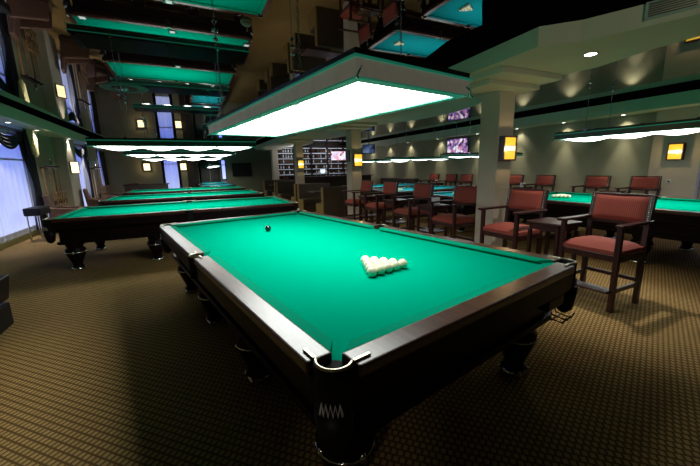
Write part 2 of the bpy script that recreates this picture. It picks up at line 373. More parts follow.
# ------------------------------------------------------------------ billiard tables
def ring_pts(cx, cy, r, a0, a1, z, n=14): return [(cx + r * math.cos(a0 + (a1 - a0) * i / n), cy + r * math.sin(a0 + (a1 - a0) * i / n), z) for i in range(n + 1)]
def make_table(name, label, cat, L, W, TOP, cloth, cush, legs, loc, rz, group=None, trays=True):
    root = thing(name, label, cat, loc, rz, group)
    rw, cw = .11, .055
    hx, hy = L / 2, W / 2
    BED = TOP - .038
    c = .13                                            # how far the rails stop before the corner
    MB().box(-hx + rw - .01, hx - rw + .01, -hy + rw - .01, hy - rw + .01, BED - .03, BED).build('bed_cloth', cloth, root)
    # cushions: sloping profile, mitred at the pocket mouths
    def cushion(x0, x1, side, axis, e0, e1):
        mb = MB(); lim = hy if axis == 'x' else hx
        prof = [(lim - rw + .004, TOP - .002), (lim - rw - cw, TOP - .006), (lim - rw - cw, TOP - .016), (lim - rw - cw * .3, BED - .002), (lim - rw + .004, BED - .002)]
        a = []; b = []
        for d, z in prof:
            back = (d - (lim - rw - cw)) / cw            # 0 at the nose, 1 at the rail
            xa = x0 - e0 * back * .05; xb = x1 + e1 * back * .05
            if axis == 'x': a.append((xa, side * d, z)); b.append((xb, side * d, z))
            else: a.append((side * d, xa, z)); b.append((side * d, xb, z))
        mb.loft(a, b)
        return mb.build('cushion', cush, root)
    k = .215
    for s in (-1, 1):
        cushion(.095, hx - k, s, 'x', .7, 1.35); cushion(-hx + k, -.095, s, 'x', 1.35, .7)
        cushion(-hy + k, hy - k, s, 'y', 1.35, 1.35)
    # wooden rails
    for s in (-1, 1):
        for x0, x1 in ((.06, hx - c), (-hx + c, -.06)):
            ya, yb = sorted((s * (hy - rw), s * hy))
            MB().box(x0, x1, ya, yb, TOP - .05, TOP).build('rail', 'table_wood', root, .010, 3)
        xa, xb = sorted((s * (hx - rw), s * hx))
        MB().box(xa, xb, -hy + c, hy - c, TOP - .05, TOP).build('rail', 'table_wood', root, .010, 3)
    # skirt under the rails, following round the corners
    r = .10
    def rounded(ex, ey, r, n=6):
        p = []
        for qx, qy, a in ((1, 1, 0), (-1, 1, PI / 2), (-1, -1, PI), (1, -1, 3 * PI / 2)):
            for i in range(n + 1):
                t = a + PI / 2 * i / n; p.append((qx * (ex - r) + r * math.cos(t), qy * (ey - r) + r * math.sin(t)))
        return p
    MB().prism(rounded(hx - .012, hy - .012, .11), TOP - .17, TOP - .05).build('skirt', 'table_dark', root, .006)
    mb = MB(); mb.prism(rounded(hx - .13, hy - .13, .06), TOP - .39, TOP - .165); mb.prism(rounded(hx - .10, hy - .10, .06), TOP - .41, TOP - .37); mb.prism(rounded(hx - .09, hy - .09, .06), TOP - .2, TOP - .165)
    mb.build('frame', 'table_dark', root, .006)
    # pockets
    for sx in (-1, 0, 1):
        for sy in (-1, 1):
            if sx:
                px, py = sx * (hx - .085), sy * (hy - .085)
                a = math.atan2(sy, sx); rr = .064
                prong = [((-sx, 0), (px - sx * .045, sy * (hy - .035))), ((0, -sy), (sx * (hx - .035), py - sy * .045))]
            else:
                px, py = 0, sy * (hy - .045); a = sy * PI / 2; rr = .058
                prong = [((1, 0), (.052, sy * (hy - .05))), ((-1, 0), (-.052, sy * (hy - .05)))]
            pk = MB(); pk.tube(ring_pts(px, py, rr, a - 1.6, a + 1.6, TOP + .002), .007, 8)
            for d, q in prong:
                x0, x1 = sorted((q[0], q[0] + d[0] * .075)); y0, y1 = sorted((q[1], q[1] + d[1] * .075))
                if x1 - x0 < .02: x0 -= .008; x1 += .008
                if y1 - y0 < .02: y0 -= .008; y1 += .008
                pk.box(x0, x1, y0, y1, TOP + .001, TOP + .009)
            p = pk.build('pocket', 'brass', root, .003)
            li = MB(); li.lathe([(.001, BED + .003), (rr - .008, BED + .003)], 20, (px, py, 0), close=False)
            n_ = 14
            wa = [a - 1.6 + 3.2 * i / n_ for i in range(n_ + 1)]
            vs_ = [(px + (rr - .004) * math.cos(t), py + (rr - .004) * math.sin(t), z_) for z_ in (BED + .003, TOP) for t in wa]
            li.add(vs_, [(i, i + 1, n_ + 2 + i, n_ + 1 + i) for i in range(n_)], True)
            vs_ = [(px + (rr + .010) * math.cos(t), py + (rr + .010) * math.sin(t), z_) for z_ in (TOP - .175, TOP - .004) for t in wa]
            li.add(vs_, [(i, i + 1, n_ + 2 + i, n_ + 1 + i) for i in range(n_)], True)
            li.add([(px + q_ * math.cos(t), py + q_ * math.sin(t), TOP - .004) for q_ in (rr - .004, rr + .010) for t in wa], [(i, i + 1, n_ + 2 + i, n_ + 1 + i) for i in range(n_)])
            li.build('pocket_liner', 'hole_black', p)
            if sx:
                nt = MB(); ox, oy = px + sx * .02, py + sy * .02
                nt.lathe([(.02, TOP - .36), (.05, TOP - .33), (.064, TOP - .25), (.070, TOP - .17)], 16, (ox, oy, 0))
                nt.build('pocket_bag', 'leather_black', p)
                zg = [(px + .080 * math.cos(a + t), py + .080 * math.sin(a + t), TOP - (.115 if i % 2 else .160)) for i, t in enumerate([(-.5 + 1.0 * q / 10) for q in range(11)])]
                MB().tube(zg, .0055, 6).build('lacing', 'lace', p)
    if trays:                                            # wire ball shelves under two corners
        for sx, sy in ((-1, -1), (1, 1)):
            tr = MB()
            x, y = sx * (hx - .045), sy * (hy - .33)
            tr.box(x - .03, x + .04, y - .12, y + .10, TOP - .245, TOP - .17)
            t = tr.build('ball_shelf', 'table_dark', root, .008)
            wr_ = MB()
            for q in (-.06, 0, .06):
                Y0 = y + q
                wr_.tube([(x, Y0, TOP - .24), (x + sx * .01, Y0, TOP - .29), (x + sx * .10, Y0, TOP - .30), (x + sx * .115, Y0, TOP - .26)], .0045, 6)
            for q in (.04, .095): wr_.tube([(x + sx * q, y - .07, TOP - .296), (x + sx * q, y + .07, TOP - .296)], .0045, 6)
            wr_.build('wire_rack', 'black_plastic', t)
    LG = TOP - .40
    lp = [(.115, 0), (.12, .03), (.085, .05), (.062, .075), (.07, .11), (.105, .2), (.132, .28), (.135, .33), (.105, .37), (.12, .39), (.125, LG + .005)]
    for x, y in legs:
        lb = MB(); sc = LG / .45
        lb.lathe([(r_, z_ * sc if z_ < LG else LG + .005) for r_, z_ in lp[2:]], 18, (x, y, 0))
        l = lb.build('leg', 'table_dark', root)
        ft = MB(); ft.lathe([(.055, .0), (.085, .004), (.09, .02), (.07, .045), (.055, .055)], 18, (x, y, 0))
        for q in range(4):
            t = PI / 4 + q * PI / 2; ft.sphere((x + .085 * math.cos(t), y + .085 * math.sin(t), .024), .024, 10, 6)
        ft.build('foot', 'chrome', l)
        od = MB(); od.tube(ring_pts(x, y, .130, 0, 2 * PI * 15 / 16, .29 * sc, 15), .008, 6, True)
        for q in range(4):
            t = q * PI / 2; od.sphere((x + .128 * math.cos(t), y + .128 * math.sin(t), .29 * sc), .018, 8, 6, (1, 1, 1.6))
        od.build('ornament', 'chrome', l)
    return root
def rad(d): return math.radians(d)
LEGS8 = [(x, y) for x in (-1.68, -.57, .57, 1.68) for y in (-.76, .76)]
main_c = (.948, 2.973, 0); main_a = rad(100.76)
tbl = make_table('billiard_table', 'large foreground billiard table with green cloth, racked ivory balls and glossy mahogany rails', 'billiard table',
                 3.92, 2.03, .85, 'cloth_green', 'cushion_green', LEGS8, main_c, main_a, 'full size green billiard tables')
TG = 'full size green billiard tables'
row_tables = []
for i, lab in enumerate(['green billiard table directly behind the foreground one, first of the row beside the windows',
                         'second green billiard table of the row running back beside the windows',
                         'third and farthest green billiard table of the row beside the windows']):
    row_tables.append(dup(tbl, (-.06, 7.23 + 3.36 * i, 0), 0, lab, TG))
dup(tbl, (6.72, 3.0, 0), rad(90), 'green billiard table behind the nearest red chair, along the right wall', TG)
LEGS6 = [(x, y) for x in (-1.1, 1.1) for y in (-.52, .52)]
pool = make_table('pool_table', 'turquoise pool table just behind the row of red chairs, nearest of the turquoise tables', 'pool table',
                  2.85, 1.55, .82, 'cloth_turquoise', 'cushion_turquoise', LEGS6, (6.62, 6.12, 0), 0, 'turquoise pool tables', False)
for loc, rz, lab in (((6.5, 8.45, 0), 0, 'second turquoise pool table in the right bay, with a ball rack at its left end'),
                     ((6.6, 10.75, 0), 0, 'third turquoise pool table, deepest in the right bay before the bar'),
                     ((1.2, 17.95, 0), rad(90), 'turquoise pool table standing end-on just past the row of green tables'),
                     ((1.2, 21.25, 0), rad(90), 'rearmost turquoise pool table near the far panelled wall')):
    dup(pool, loc, rz, lab)

# balls
def at_table(c, a, x, y): return (c[0] + x * math.cos(a) - y * math.sin(a), c[1] + x * math.sin(a) + y * math.cos(a))
R = .034
ball = MB().sphere((0, 0, 0), R, 28, 16).build('billiard_ball', 'ball_ivory')
first = [True]
def put_ball(x, y, z, label, group):
    o = ball if first[0] else ball.copy()
    if not first[0]: COL.objects.link(o)
    first[0] = False
    o.location = (x, y, z); tag(o, label, 'ball', group); return o
ORD = ['first', 'second', 'third', 'fourth', 'fifth', 'sixth', 'seventh', 'eighth']
def rack(c, a, apex, d, bed, r, where, group):
    """triangle of 15, apex towards +d along the table's long axis"""
    n = 0
    for row in range(5):
        for k in range(row + 1):
            x, y = at_table(c, a, apex[0] - d * row * r * 1.735, apex[1] + (k - row / 2) * r * 2.01)
            if row == 0: lab = 'ivory ball at the apex of the triangle on %s' % where
            else:
                pos = {0: 'window-side end', row: 'chair-side end'}.get(k, 'middle' if row == 2 else ['', ORD[k] + ' from the window side'][1])
                lab = 'ivory ball in triangle row %s, %s, on the foreground table' % (['one', 'two', 'three', 'four', 'five'][row], pos)
            if where[4] != 'f': lab = 'ivory ball racked in the triangle on ' + where
            put_ball(x, y, bed + r, lab, group)
rack(main_c, main_a, (-.965, .05), 1, .812, R, 'the foreground table', 'racked ivory balls on the foreground table')
bx, by = at_table(main_c, main_a, .77, .06)
bb = MB().sphere((0, 0, 0), R, 28, 16).build('billiard_ball', 'ball_black', None, loc=(bx, by, .812 + R))
tag(bb, 'single glossy black ball alone on the far half of the foreground green table', 'ball')
rack((6.72, 3.0), rad(90), (1.0, 0), -1, .812, R, 'the green table behind the nearest red chair', 'racked balls on the right wall table')
rack((6.5, 8.45), 0, (-.68, 0), 1, .782, .0286, 'the second turquoise table', 'racked balls on the second turquoise table')
rack((6.62, 6.12), 0, (-.60, 0), 1, .782, .0286, 'the nearest turquoise table', 'racked balls on the nearest turquoise table')

# ------------------------------------------------------------------ pendant lamps
def make_lamp(label, loc, rz, L, W, glow, n=4, tall=.085, group='long pendant lamps over the tables', drop=None, sag=.05, skin='lamp_dark'):
    t = thing('pendant_lamp', label, 'pendant lamp', loc, rz, group)
    hx, hy = L / 2, W / 2
    ix, iy = hx - .06, hy - .055
    # sloping fascia between the bottom rim and the top tray
    f = MB()
    def rect(x, y, z): return [(-x, -y, z), (x, -y, z), (x, y, z), (-x, y, z)]
    def band(a, b): f.add(a + b, [(i, (i + 1) % 4, 4 + (i + 1) % 4, 4 + i) for i in range(4)])
    band(rect(hx, hy, 0), rect(hx + .005, hy + .005, tall)); band(rect(ix, iy, .012), rect(ix, iy, tall))
    f.build('fascia', skin, t)
    g = MB()
    def frame(mb, ox, oy, jx, jy, z0, z1):
        mb.box(-ox, ox, -oy, -jy, z0, z1); mb.box(-ox, ox, jy, oy, z0, z1); mb.box(-ox, -jx, -jy, jy, z0, z1); mb.box(jx, ox, -jy, jy, z0, z1)
    frame(g, hx + .002, hy + .002, ix, iy, -.004, .004)
    frame(g, hx + .018, hy + .018, hx - .02, hy - .02, tall, tall + .012)
    g.build('green_trim', 'lamp_green_lit', t)
    top = MB(); top.box(-hx - .008, hx + .008, -hy - .008, hy + .008, tall + .012, tall + .045)
    for k in range(n + 1):
        x = -hx + .05 + (2 * hx - .1) * k / n; top.box(x - .02, x + .02, -hy + .04, hy - .04, tall + .045, tall + .06)
    top.build('top_tray', 'lamp_top', t, .006)
    for k in range(n):
        x0 = -ix + 2 * ix * k / n + .012; x1 = -ix + 2 * ix * (k + 1) / n - .012
        d = MB()
        d.grid(lambda u, v, x0=x0, x1=x1: (x0 + (x1 - x0) * u, -iy + 2 * iy * v, .006 - sag * math.sin(PI * u) * (1 - (2 * v - 1) ** 4)), 14, 10)
        d.build('diffuser', glow, t)
    for k in range(1, n):
        x = -ix + 2 * ix * k / n; MB().box(x - .012, x + .012, -iy, iy, -.004, .02).build('divider_bar', 'lamp_metal_lit', t)
    drop = (H - loc[2]) if drop is None else drop
    for sx in (-1, 1):
        for sy in (-1, 1):
            x, y = sx * hx * .60, sy * hy * .97
            ch = MB(); z = tall + .03; q = 0
            while z < drop - .015:
                z2 = min(z + .034, drop)
                w = .0075
                ax = (w, 0) if q % 2 else (0, w)
                ch.tube([(x + ax[0] * math.cos(a_), y + ax[1] * math.cos(a_), (z + z2) / 2 + math.sin(a_) * (z2 - z) / 2 * 1.12) for a_ in [2 * PI * i / 8 for i in range(8)]], .0024, 5, True)
                z = z2 - .004; q += 1
            ch.box(x - .025, x + .025, y - .02, y + .02, tall + .03, tall + .055)
            ch.lathe([(.004, drop - .10), (.028, drop - .085), (.012, drop - .06), (.004, drop - .05)], 10, (x, y, 0))
            ch.lathe([(.03, drop - .012), (.03, drop - .001)], 12, (x, y, 0))
            ch.build('chain', 'chrome', t)
    for sx in (-1, 1):                                   # curled corner ornaments
        for sy in (-1, 1):
            e = MB(); e.tube([(sx * (hx + .004), sy * (hy - .03), .05), (sx * (hx + .02), sy * (hy - .005), .025), (sx * (hx + .012), sy * (hy + .008), -.004), (sx * (hx + .03), sy * (hy + .012), -.012)], .006, 6)
            e.build('corner_scroll', 'chrome', t)
    return t
lm_main = make_lamp('long bright pendant lamp hanging above the foreground green table', (.937, 2.987, 1.92), rad(99.77), 2.9, .86, 'lamp_glow', sag=.025, skin='lamp_metal_lit')
lm_row = None
for i, lab in enumerate(['long pendant lamp over the first table of the window row', 'long pendant lamp over the second table of the window row',
                         'long pendant lamp over the third table of the window row']):
    if lm_row is None: lm_row = make_lamp(lab, (-.1, 7.2, 1.945), 0, 2.68, .72, 'lamp_glow', sag=.06)
    else: dup(lm_row, (-.1, 7.2 + 3.36 * i, 1.945), 0, lab)
dup(lm_row, (6.75, 2.85, 1.935), rad(90), 'long pendant lamp over the green table behind the nearest red chair')
lm_pool = make_lamp('slim pendant lamp over the nearest turquoise pool table', (6.62, 6.12, 1.70), 0, 2.3, .44, 'pool_glow', 3, .03, 'slim pendant lamps over the pool tables', sag=.035)
for loc, rz, lab in (((6.5, 8.45, 1.70), 0, 'slim pendant lamp over the second turquoise pool table'), ((6.6, 10.75, 1.70), 0, 'slim pendant lamp over the third turquoise pool table'),
                     ((1.2, 17.95, 1.71), rad(90), 'slim pendant lamp over the end-on turquoise table past the green row'), ((1.2, 21.25, 1.71), rad(90), 'slim pendant lamp over the rearmost turquoise table')):
    dup(lm_pool, loc, rz, lab)

# ------------------------------------------------------------------ spectator chairs (local: faces -X, origin under the seat centre)
def make_chair(label, loc, group):
    t = thing('spectator_chair', label, 'chair', loc, 0, group)
    w = .295; xf, xb = -.235, .245
    st = MB(); n = 12
    def topf(u, v):
        e = (1 - (2 * u - 1) ** 6) * (1 - (2 * v - 1) ** 6)
        return (-.255 + .49 * u, -.285 + .57 * v, .63 + .055 * e)
    st.grid(topf, n, n); st.box(-.255, .235, -.285, .285, .585, .632)
    st.build('seat', 'red_fabric', t, .008)
    fr = MB(); fr.box(-.25, .25, -w, w, .52, .588); fr.build('seat_frame', 'chair_wood', t, .006)
    for s in (-1, 1):
        y = s * (w - .025)
        MB().box(xf - .022, xf + .022, y - .025, y + .025, 0, .875).build('leg', 'chair_wood', t, .006)
        b = MB(); pts = [(xb, 0), (xb, .6), (xb + .02, .9), (xb + .055, 1.15)]
        for (x0, z0), (x1, z1) in zip(pts[:-1], pts[1:]):
            b.loft([(x0 - .024, y - .022, z0), (x0 + .024, y - .022, z0), (x0 + .024, y + .022, z0), (x0 - .024, y + .022, z0)],
                   [(x1 - .024, y - .022, z1), (x1 + .024, y - .022, z1), (x1 + .024, y + .022, z1), (x1 - .024, y + .022, z1)])
        b.build('leg', 'chair_wood', t)
        a = MB(); ya = s * (w - .012)
        a.prism([(-.30, ya - .035), (-.28, ya - .042), (.22, ya - .03), (.29, ya - .03), (.29, ya + .03), (.22, ya + .03), (-.28, ya + .042), (-.30, ya + .035)], .872, .902)
        a.build('armrest', 'chair_wood', t, .008)
        nl = MB()
        for q in range(14):
            z = .88 + .26 * q / 13; x = xb + .018 + (z - .9) / .25 * .035
            nl.sphere((x - .026, y, z), .006, 6, 4)
        nl.build('nail_trim', 'brass', t)
        MB().box(xf, xb, y - .014, y + .014, .20, .245).build('stretcher', 'chair_wood', t, .004)
    # upholstered back panel, slightly raked and dished
    bk_ = MB(); wb = w - .05
    def fpt(u, v, off):
        z = .868 + .275 * v; x = xb + .012 + .045 * v - .018 + off + .012 * (1 - (2 * u - 1) ** 2) * 1.0
        return (x, -wb + 2 * wb * u, z)
    def pad(u, v, s):
        e = (1 - (2 * u - 1) ** 8) * (1 - (2 * v - 1) ** 8)
        return fpt(u, v, s * (.008 + .022 * e))
    bk_.grid(lambda u, v: pad(u, v, -1), 14, 10); bk_.grid(lambda u, v: pad(u, v, 1), 14, 10)
    for v in (0, 1): bk_.grid(lambda u, q, v=v: fpt(u, v, -.008 + .016 * q), 14, 1)
    bk_.build('backrest', 'red_fabric', t)
    rl = MB(); rl.box(xb - .012, xb + .018, -w + .03, w - .03, .835, .868); rl.box(xb + .03, xb + .066, -w + .004, w - .004, 1.142, 1.16); rl.build('back_rail', 'chair_wood', t, .004)
    MB().box(xb - .012, xb + .012, -w + .03, w - .03, .24, .28).build('stretcher', 'chair_wood', t, .004)
    MB().box(xf - .10, xf + .035, -w + .03, w - .03, .205, .232).build('footrest', 'chair_wood', t, .006)
    return t
CG = 'red spectator chairs between the pillars'
CX = 3.94
yc = [1.955, 3.09, 4.20, 5.38, 6.60, 7.75]
labs = ['red upholstered spectator chair nearest the camera, beside the foreground table corner', 'red spectator chair just in front of the square pillar with amber sconce',
        'red spectator chair immediately behind the nearer pillar, beside the napkin holder table', 'red spectator chair just past the table with the white napkin holder',
        'red spectator chair second from the farther pillar', 'red spectator chair closest to the farther pillar']
ch0 = make_chair(labs[0], (CX, yc[0], 0), CG)
for y, lab in zip(yc[1:], labs[1:]): dup(ch0, (CX, y, 0), 0, lab)
CX2 = 9.2
yw = [3.97, 4.98, 6.38, 7.40, 9.5, 10.32, 11.35]
labs = ['red chair against the right wall below the sconce pilaster', 'red chair against the right wall, second from the sconce pilaster', 'red chair against the right wall, third from the sconce pilaster',
        'red chair against the right wall, fourth from the pilaster, partly behind the pillar', 'red chair below the wall television, first seen left of the pillar', 'red chair below the wall television, second seen left of the pillar',
        'red chair against the right wall, farthest from the sconce pilaster']
for y, lab in zip(yw, labs): dup(ch0, (CX2, y, 0), 0, lab, 'red chairs along the right wall')

# side tables
def make_side_table(label, loc, group):
    t = thing('side_table', label, 'table', loc, 0, group)
    MB().box(-.22, .22, -.215, .215, .775, .805).build('table_top', 'chair_wood', t, .008)
    MB().box(-.19, .19, -.185, .185, .70, .776).build('apron', 'chair_wood', t, .004)
    MB().box(-.19, .19, -.185, .185, .30, .325).build('shelf', 'chair_wood', t, .004)
    for sx in (-1, 1):
        for sy in (-1, 1): MB().box(sx * .18 - .02, sx * .18 + .02, sy * .175 - .02, sy * .175 + .02, 0, .70).build('leg', 'chair_wood', t, .004)
    return t
SG = 'dark side tables between the red chairs'
st0 = make_side_table('dark wooden side table between the two nearest red chairs', (3.98, 2.52, 0), SG)
dup(st0, (3.98, 4.79, 0), 0, 'dark side table behind the nearer pillar carrying a white napkin holder')
dup(st0, (3.98, 5.99, 0), 0, 'dark side table between the chairs midway from pillar to pillar')
dup(st0, (3.98, 7.175, 0), 0, 'dark side table between the two chairs closest to the farther pillar')
for y, lab in ((4.475, 'dark side table at the right wall between the first two chairs from the sconce pilaster'), (6.89, 'dark side table at the right wall with napkins, behind the first red chairs'), (10.835, 'dark side table below the wall television between two red chairs')):
    dup(st0, (9.22, y, 0), 0, lab, 'dark side tables along the right wall').scale = (1, .82 if y < 9 else .8, 1)
def napkin(label, loc):
    t = thing('napkin_holder', label, 'napkin holder', loc, rad(12), 'white napkin holders')
    MB().box(-.06, .06, -.06, .06, 0, .012).build('base', 'white_plastic', t, .003)
    MB().box(-.055, -.049, -.055, .055, .01, .125).build('side_plate', 'white_plastic', t, .002); MB().box(.049, .055, -.055, .055, .01, .125).build('side_plate', 'white_plastic', t, .002)
    MB().box(-.046, .046, -.052, .052, .012, .115).build('napkins', 'paper_white', t, .003)
    return t
np0 = napkin('white napkin holder on the side table behind the nearer pillar', (4.05, 4.79, .805))
dup(np0, (9.2, 6.89, .805), 0, 'white napkin holder on the right wall side table right of the pillar')
dup(np0, (9.2, 10.835, .805), 0, 'white napkin holder on the side table below the wall television')

# ------------------------------------------------------------------ wall sconces (local: faces -Y, centre at origin)
def make_sconce(label, loc, rz, w=.28, h=.33, core='amber_core', side='amber_glow', d=.09):
    t = thing('wall_sconce', label, 'wall sconce', loc, rz, 'square wall sconces')
    f = MB(); b = .022
    f.box(-w / 2, w / 2, -.012, 0, -h / 2, h / 2)
    for s in (-1, 1):
        f.box(s * w / 2 - b / 2, s * w / 2 + b / 2, -d, 0, -h / 2 - b / 2, h / 2 + b / 2)
        f.box(-w / 2, w / 2, -d, 0, s * h / 2 - b / 2, s * h / 2 + b / 2)
    f.build('frame', 'chair_wood', t, .003)
    MB().box(-w / 2 + .012, w / 2 - .012, -d + .012, -.015, h * .12, h / 2 - .012).build('shade_panel', side, t)
    MB().box(-w / 2 + .012, w / 2 - .012, -d + .012, -.015, -h / 2 + .012, -h * .12).build('shade_panel', side, t)
    MB().box(-w / 2 + .012, w / 2 - .012, -d + .010, -.015, -h * .10, h * .10).build('glass_strip', core, t)
    g = MB(); g.box(-w / 2 + .01, w / 2 - .01, -d + .004, -d + .012, h * .105, h * .125); g.box(-w / 2 + .01, w / 2 - .01, -d + .004, -d + .012, -h * .125, -h * .105); g.build('crossbar', 'brass', t)
    return t
sc0 = make_sconce('amber sconce on the nearer square pillar, above the red chairs', (4.265, 3.53, 1.725), 0, .25)
dup(sc0, (4.265, 8.38, 1.70), 0, 'amber sconce on the farther pillar at the end of the chair row')
dup(sc0, (4.26, 13.6, 1.68), 0, 'amber sconce on the pillar standing in front of the bottle shelves')
dup(sc0, (XR - .12, 3.5, 1.68), rad(-90), 'amber sconce on the right wall pilaster near the picture edge')
sc1 = make_sconce('warm white sconce on the left wall column beside the cue rack', (XL + .30, 13.62, 1.70), rad(90), .30, .36, 'warm_glow', 'warm_glow')
sc1.rotation_euler = (0, 0, rad(60)); sc1.location = (XL + .31, 13.6, 1.70)
dup(sc1, (-1.93, YF, 1.77), 0, 'warm white sconce on the far wall left of the curtained blue window')
dup(sc1, (-.22, YF, 1.75), 0, 'warm white sconce on the far wall right of the curtained blue window')

# ------------------------------------------------------------------ televisions (local: screen faces -Y)
def make_tv(label, loc, rz, w, h, pic, pole=False):
    t = thing('television', label, 'television', loc, rz)
    b = .03
    f = MB(); f.box(-w / 2, w / 2, 0, .05, -h / 2, h / 2)
    for s in (-1, 1): f.box(s * (w / 2 - b / 2) - b / 2, s * (w / 2 - b / 2) + b / 2, -.012, 0, -h / 2, h / 2); f.box(-w / 2, w / 2, -.012, 0, s * (h / 2 - b / 2) - b / 2, s * (h / 2 - b / 2) + b / 2)
    f.build('casing', 'black_plastic', t, .004)
    MB().box(-w / 2 + b, w / 2 - b, -.004, .001, -h / 2 + b, h / 2 - b).build('screen', pic, t)
    k = MB()
    if pole: k.box(-.06, .06, .05, .075, -.08, .10); k.cyl((0, .075, -.06), (0, .075, H - loc[2] - .002), .016); k.cyl((0, .075, H - loc[2] - .02), (0, .075, H - loc[2] - .002), .06); k.build('ceiling_pole', 'black_plastic', t)
    else: k.box(-.09, .09, .05, .13, -.12, .12); k.build('wall_bracket', 'black_plastic', t)
    return t
make_tv('wall television with a pink and blue concert picture, left of the nearer pillar', (XR - .18, 9.98, 2.22), rad(-82), 1.02, .60, 'tv_concert')
make_tv('bright television with a pink and white picture above the bar', (6.75, 15.3, 2.09), rad(-10), .80, .48, 'tv_bright', True)
make_tv('dark blue television hanging beside the farther pillar, over the bar end', (7.75, 14.0, 2.34), rad(-35), .58, .42, 'tv_blue', True)
make_tv('large switched-off television on the far beige wall', (3.17, YB - .14, 1.52), 0, 1.2, .86, 'black_plastic')
fr = thing('framed_notice', 'small dark framed notice on the side of the farther pillar', 'frame', (4.085, 8.58, 1.82))
MB().box(-.012, .012, -.10, .10, -.16, .16).build('frame', 'black_plastic', fr, .003)
MB().box(-.016, -.012, -.08, .08, -.14, .14).build('sheet', 'vent_dark', fr)
so = thing('wall_socket', 'small round white socket on the right wall pilaster', 'socket', (XR - .125, 3.55, 1.05))
MB().lathe([(.045, 0), (.045, .008), (.038, .012)], 18, M=Matrix.Rotation(-PI / 2, 4, 'Y')).build('plate', 'white_plastic', so)
MB().lathe([(.02, .012), (.02, .014)], 12, M=Matrix.Rotation(-PI / 2, 4, 'Y')).build('socket_hole', 'black_plastic', so)

# ------------------------------------------------------------------ booth benches (local: backrest at y=0, seat towards +Y)
def make_booth(label, loc, rz):
    t = thing('booth_bench', label, 'bench', loc, rz, 'leather booth benches beside the pillars')
    w = 1.2
    MB().box(0, w, -.02, .13, .0, .96).build('backrest', 'booth_leather', t, .025, 3)
    MB().box(.02, w - .02, .12, .62, .30, .46).build('seat', 'booth_leather', t, .03, 3)
    MB().box(.03, w - .03, .12, .58, 0, .30).build('base', 'booth_leather', t)
    MB().box(-.03, .0, -.01, .60, 0, .44).build('side_panel', 'booth_side', t, .008)
    MB().box(-.03, .0, -.02, .12, .44, .94).build('side_panel', 'booth_side', t, .008)
    return t
b0 = make_booth('brown leather booth bench nearest the camera, standing by the farther pillar', (3.48, 9.05, 0), 0)
def booth2(y, lab):
    o = dup(b0, (3.48, y, 0), 0, lab); o.scale = (1, -1, 1); return o
booth2(11.55, 'brown leather booth bench facing the nearest booth, in front of the sconce pillar')
dup(b0, (3.48, 11.85, 0), 0, 'brown booth bench standing back to back with the one before the sconce pillar')
booth2(14.75, 'brown booth bench just past the sconce pillar, facing the camera')
dup(b0, (3.48, 15.05, 0), 0, 'brown booth bench past the sconce pillar with its back to the camera')
booth2(17.5, 'rearmost brown booth bench beside the last pillar')
bt = thing('booth_table', 'dark table set between the two nearest booth benches', 'table', (4.06, 10.3, 0), 0, 'dark booth tables')
MB().box(-.55, .60, -.33, .33, .72, .755).build('table_top', 'chair_wood', bt, .008); MB().cyl((0, 0, .03), (0, 0, .72), .045).build('leg', 'chair_wood', bt); MB().cyl((0, 0, 0), (0, 0, .03), .25, .22, 20).build('base', 'chair_wood', bt)
dup(bt, (4.06, 16.28, 0), 0, 'dark table between the rearmost pair of booth benches')

# ------------------------------------------------------------------ bar with bottles
bs = thing('bar_shelf', 'tall dark back-bar shelving filled with lit bottles on the bar wall', 'shelf', (0, 18.44, 0))
MB().box(4.35, 9.5, -.03, 0, .02, 2.72).build('back_panel', 'wall_brown', bs)
SHZ = [.95, 1.24, 1.53, 1.82, 2.11, 2.40]
for z in SHZ: MB().box(4.35, 9.5, -.30, -.03, z - .025, z).build('shelf', 'chair_wood', bs)
for z in SHZ: MB().box(4.40, 9.45, -.05, -.035, z + .225, z + .245).build('fill_strip', 'shelf_fill_glow', bs)  # glow strips added to light the bottles from behind
for x in (4.35, 5.35, 6.35, 7.35, 8.35, 9.46): MB().box(x, x + .04, -.30, -.03, .0, 2.72).build('post', 'chair_wood', bs)
MB().box(4.35, 9.5, -.42, -.03, .0, .92).build('cabinet', 'wall_brown', bs, .01)
kinds = []
for m in ('bottle_dark', 'bottle_amber', 'bottle_clear'):
    b = MB(); b.lathe([(.036, 0), (.040, .01), (.040, .15), (.03, .185), (.013, .205), (.013, .25), (.016, .252), (.016, .27)], 10)
    kinds.append(b.build('bottle', m))
cnt = [0, 0, 0]
CN = ['dark glass', 'amber glass', 'clear glass']; SN = ['lowest', 'second', 'third', 'fourth', 'fifth', 'topmost']
for si, z in enumerate(SHZ):
    x = 4.46
    while x < 8.75:
        if 5.45 < x < 5.9: x = 5.9
        if all(abs(x - q - .02) > .065 for q in (5.35, 6.35, 7.35, 8.35)):
            k = random.choice((0, 1, 1, 2, 2, 2)); o = kinds[k] if cnt[k] == 0 else kinds[k].copy()
            if cnt[k]: COL.objects.link(o)
            cnt[k] += 1; s = random.uniform(.72, .95) * (.78 if si < 9 else 1)
            o.location = (x + random.uniform(-.015, .015), 18.30, z); o.scale = (1, 1, s)
            tag(o, '%s bottle on the %s shelf of the back-bar' % (CN[k], SN[si]), 'bottle', '%s bottles on the %s bar shelf' % (CN[k], SN[si]))
        x += .155
bc = thing('bar_counter', 'long dark bar counter in front of the bottle shelves', 'counter', (6.6, 16.4, 0))
MB().box(-1.7, 2.6, -.30, .30, 1.06, 1.10).build('counter_top', 'table_wood', bc, .01); MB().box(-1.6, 2.5, -.22, .28, 0, 1.06).build('front_panel', 'wall_brown', bc); MB().cyl((-1.6, -.30, .2), (2.5, -.30, .2), .022).build('foot_rail', 'brass', bc)
gl = MB(); gl.lathe([(.03, 0), (.03, .004), (.004, .01), (.004, .08), (.028, .10), (.034, .15), (.03, .19)], 10, close=False)
